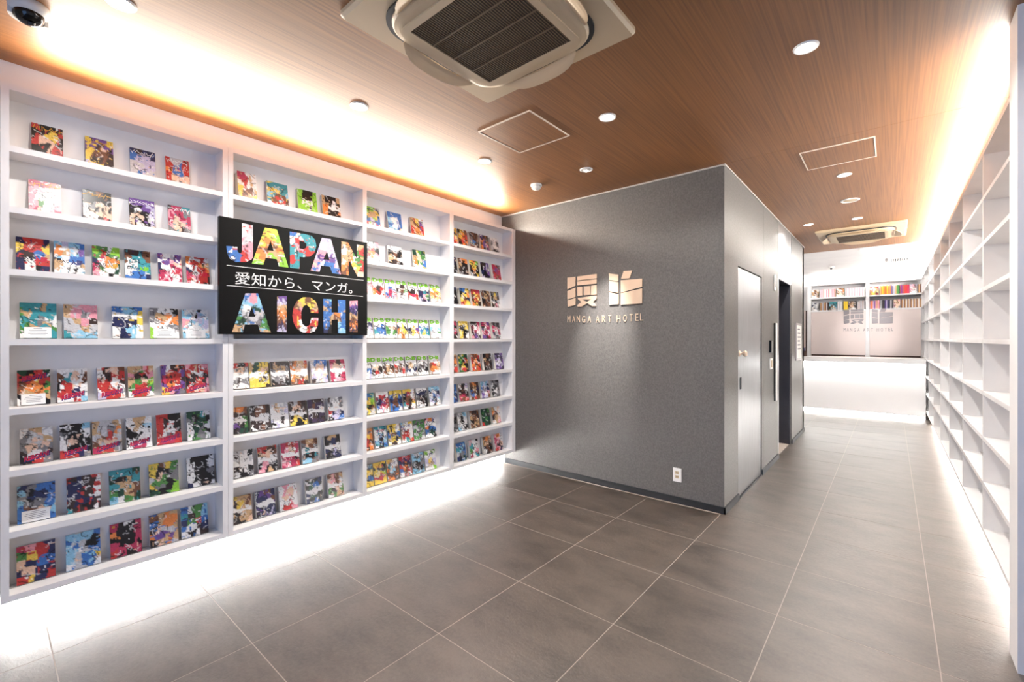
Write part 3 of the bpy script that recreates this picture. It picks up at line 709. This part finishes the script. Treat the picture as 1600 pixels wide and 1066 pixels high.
# ------------------------------------------------------------------ ceiling fittings
def cassette(label, cx, cy, half):
    t = thing('ceiling_air_conditioner', label, 'air conditioner', (cx, cy, ZC), 'ceiling cassette air conditioners')
    pb = bmesh.new()
    n = 4
    pts = rounded_sq(half, 0.02, 4); pts2 = rounded_sq(half - 0.012, 0.015, 4)
    a = [pb.verts.new((x, y, 0)) for x, y in pts]; b = [pb.verts.new((x, y, -0.018)) for x, y in pts]; c = [pb.verts.new((x, y, -0.030)) for x, y in pts2]
    k_ = len(a)
    for i in range(k_):
        j = (i + 1) % k_
        pb.faces.new((a[i], a[j], b[j], b[i])); pb.faces.new((b[i], b[j], c[j], c[i]))
    pb.faces.new(c)
    bmesh.ops.recalc_face_normals(pb, faces=pb.faces)
    bm_obj('panel', pb, 'beige_plastic', t)
    s = half / 0.4625
    bm_obj('air_gap', prism_bm(rounded_sq(0.365 * s, 0.15 * s), -0.040, -0.0305), 'steel_dark', t)
    # domed centre body
    bb_ = bmesh.new(); rings = []
    for hf, rd, z in ((0.345, 0.14, -0.034), (0.345, 0.14, -0.050), (0.335, 0.13, -0.060), (0.315, 0.11, -0.064), (0.265, 0.03, -0.066)):
        rings.append([bb_.verts.new((x, y, z)) for x, y in rounded_sq(hf * s, rd * s)])
    for r0, r1 in zip(rings, rings[1:]):
        for i in range(len(r0)):
            j = (i + 1) % len(r0); bb_.faces.new((r0[i], r0[j], r1[j], r1[i]))
    bb_.faces.new(rings[-1]); bmesh.ops.recalc_face_normals(bb_, faces=bb_.faces)
    bm_obj('body', bb_, 'beige_plastic', t)
    fr = prism_bm(rounded_sq(0.285 * s, 0.035 * s), -0.071, -0.065, [rounded_sq(0.250 * s, 0.006, 2)])
    bm_obj('grille_frame', fr, 'beige_plastic', t)
    gb = link('grille_back', box_mesh(0.50 * s, 0.50 * s, 0.001, 'grille_dark'), None, t, (0, 0, -0.0668))
    bm = bmesh.new()
    for i in range(42):
        x = -0.245 * s + 0.49 * s * i / 41
        m4 = Matrix.Translation((x, 0, -0.0685)) @ Matrix.Diagonal((0.0042, 0.50 * s, 0.0025, 1))
        bmesh.ops.create_cube(bm, size=1, matrix=m4)
    o = bm_obj('grille_slats', bm, 'grille_slat', t); o['kind'] = 'stuff'
    for i in (-0.125, 0, 0.125):
        link('grille_bar', box_mesh(0.5 * s, 0.006, 0.004, 'grille_slat'), None, t, (0, i * s, -0.0695))
    # four open flaps, one per side
    fm = bmesh.new(); rows = []
    for j in range(5):
        v = j / 4
        rows.append([])
        for i in range(13):
            u = -1 + 2 * i / 12
            tp = 1 - 0.75 * abs(u) ** 4
            wx = 0.215 * s * u
            out = 0.352 - 0.020 * u * u + 0.062 * v * tp
            z = -0.050 - (0.040 * v - 0.012 * v * v) * tp
            rows[-1].append((wx, out * s * 1.0, z - 0.003 * (1 - u * u)))
    vt = [[fm.verts.new(p) for p in r] for r in rows]; vb = [[fm.verts.new((p[0], p[1], p[2] - 0.005)) for p in r] for r in rows]
    for j in range(4):
        for i in range(12):
            fm.faces.new((vt[j][i], vt[j][i + 1], vt[j + 1][i + 1], vt[j + 1][i])); fm.faces.new((vb[j][i], vb[j + 1][i], vb[j + 1][i + 1], vb[j][i + 1]))
    for i in range(12):
        fm.faces.new((vt[0][i], vb[0][i], vb[0][i + 1], vt[0][i + 1])); fm.faces.new((vt[4][i], vt[4][i + 1], vb[4][i + 1], vb[4][i]))
    for j in range(4):
        fm.faces.new((vt[j][0], vt[j + 1][0], vb[j + 1][0], vb[j][0])); fm.faces.new((vt[j][12], vb[j][12], vb[j + 1][12], vt[j + 1][12]))
    bmesh.ops.recalc_face_normals(fm, faces=fm.faces)
    fme = bpy.data.meshes.new('flap'); fm.to_mesh(fme); fm.free(); fme.materials.append(M('flap_plastic'))
    for p in fme.polygons: p.use_smooth = False
    for q in range(4):
        link('flap', fme, None, t, (0, 0, 0), (0, 0, q * PI / 2))
    link('badge', box_mesh(0.030, 0.012, 0.0015, 'silver'), None, t, (0.268 * s, -0.18 * s, -0.0715), (0, 0, PI / 2))
    return t
cassette('large square ceiling air conditioner near the top of the picture', -1.34, 1.445, 0.4625)
cassette('square ceiling air conditioner far down the corridor before the reception', -0.31, 7.44, 0.455)

def hatch(label, x0, x1, y0, y1):
    t = thing('ceiling_hatch', label, 'access hatch', ((x0 + x1) / 2, (y0 + y1) / 2, ZC), 'wood ceiling access hatches')
    w = 0.008; z0, z1 = ZC - 0.006, ZC
    box('frame', x0, x1, y0, y0 + w, z0, z1, 'hatch_frame', t); box('frame', x0, x1, y1 - w, y1, z0, z1, 'hatch_frame', t)
    box('frame', x0, x0 + w, y0 + w, y1 - w, z0, z1, 'hatch_frame', t); box('frame', x1 - w, x1, y0 + w, y1 - w, z0, z1, 'hatch_frame', t)
    g = 0.004
    box('shadow_gap', x0 + w, x1 - w, y0 + w, y1 - w, ZC - 0.001, ZC, 'black_gap', t)
    p = box('lid', x0 + w + g, x1 - w - g, y0 + w + g, y1 - w - g, ZC - 0.004, ZC - 0.001, 'wood_ceiling', t)
    link('latch', box_mesh(0.012, 0.005, 0.002, 'steel_dark'), None, p, (0.05, (y1 - y0) / 2 - w - 0.012, -0.0025))
hatch('square wood access hatch in the ceiling before the grey wall', -2.128, -1.685, 2.155, 2.603)
hatch('square wood access hatch in the corridor ceiling', -0.531, -0.086, 3.97, 4.41)

RING = bpy.data.meshes.new('ring'); _b = lathe([(0.038, 0.0), (0.040, -0.004), (0.047, -0.007), (0.053, -0.004), (0.054, 0.0)], 28); _b.to_mesh(RING); _b.free(); RING.materials.append(M('white_plastic'))
LENS = bpy.data.meshes.new('lens'); _b = lathe([(0, -0.003), (0.030, -0.003), (0.0385, -0.001)], 28); _b.to_mesh(LENS); _b.free(); LENS.materials.append(M('lens_lit'))
def downlight(label, x, y, power=P_DOWN, col=NEUT, angle=150):
    t = thing('downlight', label, 'downlight', (x, y, ZC), 'round recessed downlights')
    link('trim_ring', RING, None, t); link('lens', LENS, None, t)
    l = bpy.data.lights.new('downlight_lamp', 'AREA'); l.shape = 'DISK'; l.size = 0.07; l.energy = power; l.color = col; l.spread = math.radians(angle)
    o = bpy.data.objects.new('downlight_lamp', l); COL.objects.link(o); o.parent = t; o.location = (0, 0, -0.012)
    return t
downlight('lit round downlight in the top left corner near the dome camera', -2.45, 0.37, 7.0)
downlight('lit round downlight above the black poster board', -2.44, 1.46, 9.0)
downlight('lit round downlight between the bookcase and the square hatch', -2.44, 2.55)
downlight('lit round downlight in the open ceiling between both wood hatches', -1.367, 2.545)
downlight('brightest lit downlight at the upper right of the ceiling', -0.313, 2.55)
downlight('lit downlight just past the corridor ceiling hatch', -0.308, 4.74)
downlight('lit downlight just before the far air conditioner', -0.305, 6.54)
downlight('lit downlight in the corridor beside the lift core', -0.776, 6.52)

sqd = thing('square_downlight', 'small square white light beyond the far air conditioner', 'downlight', (-0.312, 8.85, ZC))
link('trim', box_mesh(0.13, 0.13, 0.008, 'white_plastic'), None, sqd, (0, 0, -0.004))
link('lens', box_mesh(0.10, 0.10, 0.002, 'lens_lit'), None, sqd, (0, 0, -0.009))
area('lamp', (0, 0, -0.012), (0, 0, 0), 0.09, 0.09, P_DOWN, NEUT, sqd)

# adjustable spot that washes the hotel sign
ws = thing('wall_spotlight', 'white round adjustable spotlight close to the grey emblem wall', 'spotlight', (-1.923, 3.218, ZC))
link('trim_ring', RING, None, ws)
bm_obj('eyeball', lathe([(0, -0.012), (0.018, -0.011), (0.030, -0.006), (0.039, 0.0)], 24), 'white_plastic', ws, smooth=True)
bm_obj('bulb', lathe([(0, -0.016), (0.010, -0.0155), (0.016, -0.012)], 16), 'lens_lit', ws)
sl = bpy.data.lights.new('spot_lamp', 'SPOT'); sl.energy = P_SPOT; sl.color = (1, 0.95, 0.92); sl.spot_size = math.radians(30); sl.spot_blend = 1.0; sl.shadow_soft_size = 0.02
so = bpy.data.objects.new('spot_lamp', sl); COL.objects.link(so); so.parent = ws; so.location = (0, 0, -0.03)
so.rotation_euler = (Vector((-2.085, YB, 1.40)) - Vector((-1.923, 3.218, ZC - 0.03))).to_track_quat('-Z', 'Y').to_euler()

sd = thing('smoke_detector', 'white round smoke detector on the wood ceiling near the bookcase end', 'smoke detector', (-2.46, 3.245, ZC))
bm_obj('base', lathe([(0, 0), (0.052, 0), (0.052, -0.012), (0.046, -0.016)], 24), 'white_plastic', sd)
bm_obj('sensor_head', lathe([(0.040, -0.014), (0.042, -0.030), (0.034, -0.040), (0.012, -0.044), (0, -0.044)], 24), 'white_plastic', sd, smooth=True)
link('status_led', box_mesh(0.02, 0.006, 0.003, 'steel_dark'), None, sd, (0.012, -0.01, -0.044))
rs = thing('ceiling_speaker', 'unlit round white ceiling speaker between corridor downlights', 'speaker', (-0.32, 5.65, ZC))
bm_obj('rim', lathe([(0.060, 0), (0.062, -0.006), (0.072, -0.008), (0.080, -0.004), (0.081, 0)], 28), 'white_plastic', rs)
bm_obj('mesh_cover', lathe([(0, -0.008), (0.04, -0.007), (0.061, -0.003)], 28), 'beige_plastic', rs)

dc = thing('dome_camera', 'white ceiling dome security camera with dark bubble', 'camera', (-2.757, 0.125, ZC))
bm_obj('housing', lathe([(0, 0), (0.062, 0), (0.064, -0.020), (0.058, -0.034), (0.047, -0.040)], 32), 'white_plastic', dc, smooth=True)
bm_obj('bubble', lathe([(0.047, -0.038)] + [(0.047 * math.cos(a), -0.040 - 0.045 * math.sin(a)) for a in [PI / 2 * k / 8 for k in range(9)]], 32), 'black_gloss', dc, smooth=True)
bm_obj('lens', lathe([(0, -0.016), (0.012, -0.014), (0.014, 0)], 20), 'steel_dark', dc, (0.018, 0.004, -0.076), (0.0, 0.5, 0))
bm_obj('skirt', prism_bm([(0.062 * math.cos(a), 0.062 * math.sin(a)) for a in [PI * 0.62 + PI * 0.9 * k / 14 for k in range(15)]] + [(0.049 * math.cos(a), 0.049 * math.sin(a)) for a in [PI * 0.62 + PI * 0.9 * (14 - k) / 14 for k in range(15)]], -0.058, -0.030), 'white_plastic', dc)

# far ceiling bits
fs = thing('motion_sensor', 'tiny round sensor on the white reception ceiling', 'sensor', (-0.89, 10.6, ZC))
bm_obj('base', lathe([(0, 0), (0.05, 0), (0.05, -0.02), (0.035, -0.03), (0, -0.03)], 20), 'white_plastic', fs)
bm_obj('eye', lathe([(0.02, -0.03), (0.018, -0.045), (0, -0.05)], 16), 'steel_dark', fs)
fv = thing('air_vent', 'small square slotted vent on the white reception ceiling', 'vent', (0.10, 10.36, ZC))
link('plate', box_mesh(0.30, 0.50, 0.012, 'white_plastic'), None, fv, (0, 0, -0.006))
for k in range(8):
    link('slot', box_mesh(0.014, 0.36, 0.002, 'black_gap'), None, fv, (-0.105 + 0.03 * k, 0, -0.013))
cy = thing('cylinder_spotlight', 'white cylinder spotlight hanging from the reception ceiling', 'spotlight', (0.25, 8.9, ZC))
bm_obj('mount', lathe([(0, 0), (0.05, 0), (0.05, -0.02), (0, -0.02)], 20), 'white_plastic', cy)
bm_obj('can', lathe([(0, -0.02), (0.042, -0.02), (0.042, -0.20), (0.036, -0.20), (0.034, -0.17), (0, -0.17)], 24), 'white_plastic', cy)
bm_obj('lens', lathe([(0, -0.172), (0.034, -0.172)], 20), 'steel_dark', cy)
s2 = sl.copy(); s2.energy = 150; s2.spot_size = math.radians(24)
so2 = bpy.data.objects.new('spot_lamp', s2); COL.objects.link(so2); so2.parent = sqd; so2.location = (0, 0, -0.02)
so2.rotation_euler = (Vector((-0.385, 12.0, 1.50)) - Vector((-0.312, 8.85, ZC - 0.02))).to_track_quat('-Z', 'Y').to_euler()

# ------------------------------------------------------------------ reception
YF = 10.30
rcpt = thing('reception_counter', 'white reception counter with a lit overhanging top', 'counter', (-0.7, YF + 0.3, 0))
box('front_panel', -2.395, XRF - 0.005, YF + 0.06, YF + 0.09, 0.085, 0.985, 'counter_white', rcpt)
box('countertop', -2.395, XRF - 0.005, YF, YF + 0.62, 0.985, 1.055, 'counter_white', rcpt)
box('plinth', -2.395, XRF - 0.005, YF + 0.16, YF + 0.19, 0.0, 0.085, 'counter_white', rcpt)
box('carcass', -2.395, XRF - 0.005, YF + 0.09, YF + 0.60, 0.085, 0.12, 'counter_white', rcpt)
def led_x(label, x0, x1, y, z, rx, power, col):
    L = x1 - x0
    t = thing('led_strip', label, 'light strip', ((x0 + x1) / 2, y, z), 'linear LED strips')
    R = Euler((rx, 0, 0)); dv = R.to_matrix() @ Vector((0, 0, 1))
    link('channel', box_mesh(L, 0.016, 0.008, 'aluminium'), None, t, (0, 0, 0), R)
    link('diffuser', box_mesh(L, 0.011, 0.002, 'led_lit'), None, t, dv * 0.005, R)
    area('led_light', dv * 0.0065, (rx + PI, 0, 0), L, 0.010, power, col, t)
led_x('LED strip tucked under the reception countertop', -2.3, 0.40, YF + 0.030, 0.979, PI, 16.0, COOL)
led_x('LED strip at the foot of the reception counter', -2.3, 0.40, YF + 0.12, 0.074, PI + 0.45, 20.0, COOL)

YS = 12.0
bc = thing('back_cabinet', 'white wall cabinet with two book shelves behind the reception', 'cabinet', (-0.46, (YS + YEND) / 2, 0.0))
BX = [(-1.38, -0.416), (-0.354, 0.448)]
box('side_panel', -1.45, -1.38, YS, YEND, 0, 2.615, 'shelf_white', bc)
box('divider', -0.416, -0.354, YS, YEND, 0, 2.615, 'shelf_white', bc)
for a, b in BX:
    for z0, z1 in (LV[6], LV[7], LV[8]):
        box('shelf', a, b, YS, YEND, z0, z1, 'shelf_white', bc)
    dr = box('door', a + 0.002, b - 0.002, YS + 0.002, YS + 0.02, 1.06, 2.000, 'pink_panel', bc)
    box('worktop_gap', a + 0.01, b - 0.01, YS + 0.01, YS + 0.03, 1.03, 1.06, 'brown_dark', bc)
    box('drawer_front', a + 0.002, b - 0.002, YS + 0.002, YS + 0.02, 0.05, 1.03, 'pink_panel', bc)
sd_ = struct(box('door_3', -2.3, -1.47, YEND - 0.05, YEND - 0.01, 0, 2.05, 'pink_panel'))
box('door_edge', -1.50, -1.47, YEND - 0.06, YEND - 0.05, 0, 2.05, 'brown_dark', sd_)
# sign repeated behind the reception
rx0 = on_y(1250 + 455 / 6.66, 500, YS)[0]; rx1 = on_y(1250 + 965 / 6.66, 500, YS)[0]
rz0 = on_y(1318, 506, YS)[1]
hotel_sign('hotel_sign', 'faint silver emblem and lettering on the pale panels behind the reception', rx0, rz0, YS + 0.001, (rx1 - rx0) / (LX1 - LX0), 'silver', 0.006)
led_x('LED strip on top of the reception wall cabinet', -1.4, 0.42, YS + 0.06, 2.625, math.radians(25), 9.0, NEUT)
# little lamp or stand on the counter's left end
st = thing('pen_stand', 'small brown stand at the left end of the reception counter', 'stand', (-1.33, YF + 0.35, 1.055))
bm_obj('cup', lathe([(0, 0), (0.034, 0), (0.036, 0.11), (0.031, 0.11), (0.030, 0.01), (0, 0.01)], 20), 'brown_dark', st)
for dx, dz in ((-0.01, 0.17), (0.008, 0.18), (0.0, 0.16)):
    bm_obj('pen', lathe([(0, 0.012), (0.004, 0.012), (0.004, dz), (0, dz + 0.008)], 10), 'title_navy', st, (dx, dx * 0.6, 0))

# books on the cabinet: spine-out and face-out
SPM = {}
ORDS = ORD + ['ninth', 'tenth', 'eleventh', 'twelfth', 'thirteenth', 'fourteenth', 'fifteenth', 'sixteenth', 'seventeenth', 'eighteenth', 'nineteenth', 'twentieth', 'twenty-first', 'twenty-second']
def spine_book(x, z, w, h, col, label, group, tilt=0.0):
    key = 'spine_' + col
    if key not in MATS: mat(key, srgb(*PAL[col]), 0.5)
    o = link('paperback', box_mesh(round(w, 4), 0.115, round(h, 4), key), None, None, (x, YS + 0.085, z + h / 2 + 0.0005), (0, tilt, 0))
    tag(o, label, 'book', group)
def face_book(x, z, w, h, thumb, label):
    me = cover_mesh(w, h, 0.014, thumb, int(x * 100) + 500, 8, 10)
    o = link('paperback', me, None, None, (x, YS + 0.062, z + 0.0004), (-0.10, 0, 0))
    tag(o, label, 'book')
    link('pages', page_mesh(w, h, 0.014), None, o, (-0.001, -0.007, h / 2))
def run(px0, px1, z, cols, n, h, label, group):
    x0 = on_y(px0, 460, YS)[0]; x1 = on_y(px1, 460, YS)[0]
    w = (x1 - x0) / n
    for i in range(n):
        spine_book(x0 + w * (i + 0.5), z, w - 0.0008, h * (1 - 0.02 * ((i * 5) % 3)), cols[i % len(cols)], '%s paperback spine, %s of the run %s' % (CNAME[cols[i % len(cols)]], ORDS[i], label), group)
def faceb(px0, px1, z, h, thumb, label):
    x0 = on_y(px0, 460, YS)[0]; x1 = on_y(px1, 460, YS)[0]
    face_book((x0 + x1) / 2, z, x1 - x0, h, thumb, label)
Z1, Z2 = LV[7][1], LV[6][1]
faceb(1268, 1279, Z1, 0.182, 'wzw/zhz/zsz/wws', 'tan and white face-out book at far left of the upper reception shelf')
run(1280.5, 1305, Z1, 'wpwpsw', 17, 0.176, 'between the two tan face-out books', 'pale paperbacks, upper left reception shelf')
faceb(1306.5, 1319, Z1, 0.19, 'zhz/hso/zsz/www', 'tan and brown face-out book amid pale spines on the upper reception shelf')
run(1320.5, 1351.5, Z1, 'wpwwpw', 22, 0.18, 'just left of the divider, upper reception shelf', 'pale paperbacks by the cabinet divider')
faceb(1268, 1278.5, Z2, 0.18, 'lnl/nlw/wnw/lww', 'white and navy face-out book at far left of the lower reception shelf')
run(1280, 1294, Z2, 'dzhl', 9, 0.178, 'beside the navy face-out book', 'brown paperbacks, lower left reception shelf')
faceb(1295, 1307.5, Z2, 0.182, 'ttt/cwt/fzc/zll', 'teal face-out book on the lower left reception shelf')
run(1308.5, 1316.5, Z2, 'wlw', 5, 0.185, 'right of the teal face-out book', 'white paperbacks, lower reception shelf')
run(1318, 1324.5, Z2, 'yy', 3, 0.19, 'of yellow spines, lower reception shelf', 'yellow paperbacks, lower reception shelf')
faceb(1325, 1337.5, Z2, 0.185, 'dhd/hzh/dsd/www', 'dark brown face-out book right of the yellow spines')
run(1338.5, 1352, Z2, 'dwhw', 9, 0.18, 'just left of the divider, lower reception shelf', 'striped paperbacks, lower reception shelf')
faceb(1359.5, 1372.5, Z1, 0.182, 'rpr/pwo/owy/oyr', 'red and orange face-out book right of the cabinet divider')
run(1375, 1392, Z1, 'zoyooryo', 10, 0.18, 'of orange spines, upper right reception shelf', 'orange paperbacks, upper reception shelf')
run(1392, 1406, Z1, 'veulzggf', 8, 0.178, 'of muted spines right of the orange ones', 'muted paperbacks, upper reception shelf')
run(1406.5, 1421, Z1, 'mvmhrrrm', 9, 0.18, 'of crimson spines, upper right reception shelf', 'crimson paperbacks, upper reception shelf')
faceb(1422, 1433, Z1, 0.18, 'upu/pde/pep/www', 'pink and grey face-out book near the upper right shelf end')
run(1434, 1440, Z1, 'dzhd', 4, 0.176, 'at the right end, upper reception shelf', 'dark paperbacks, upper shelf end')
run(1359.5, 1374, Z2, 'popuvpzp', 9, 0.176, 'just right of the divider, lower reception shelf', 'pink paperbacks, lower reception shelf')
run(1375.5, 1395.5, Z2, 'lekdnvuVnk', 13, 0.178, 'of dark spines, lower right reception shelf', 'dark paperbacks, lower reception shelf')
faceb(1396.5, 1406.5, Z2, 0.182, 'szp/zhs/pss/wsw', 'peach face-out book on the lower right reception shelf')
run(1408, 1440, Z2, 'hzlhzw', 20, 0.18, 'at the right end, lower reception shelf', 'tan paperbacks, lower reception shelf')
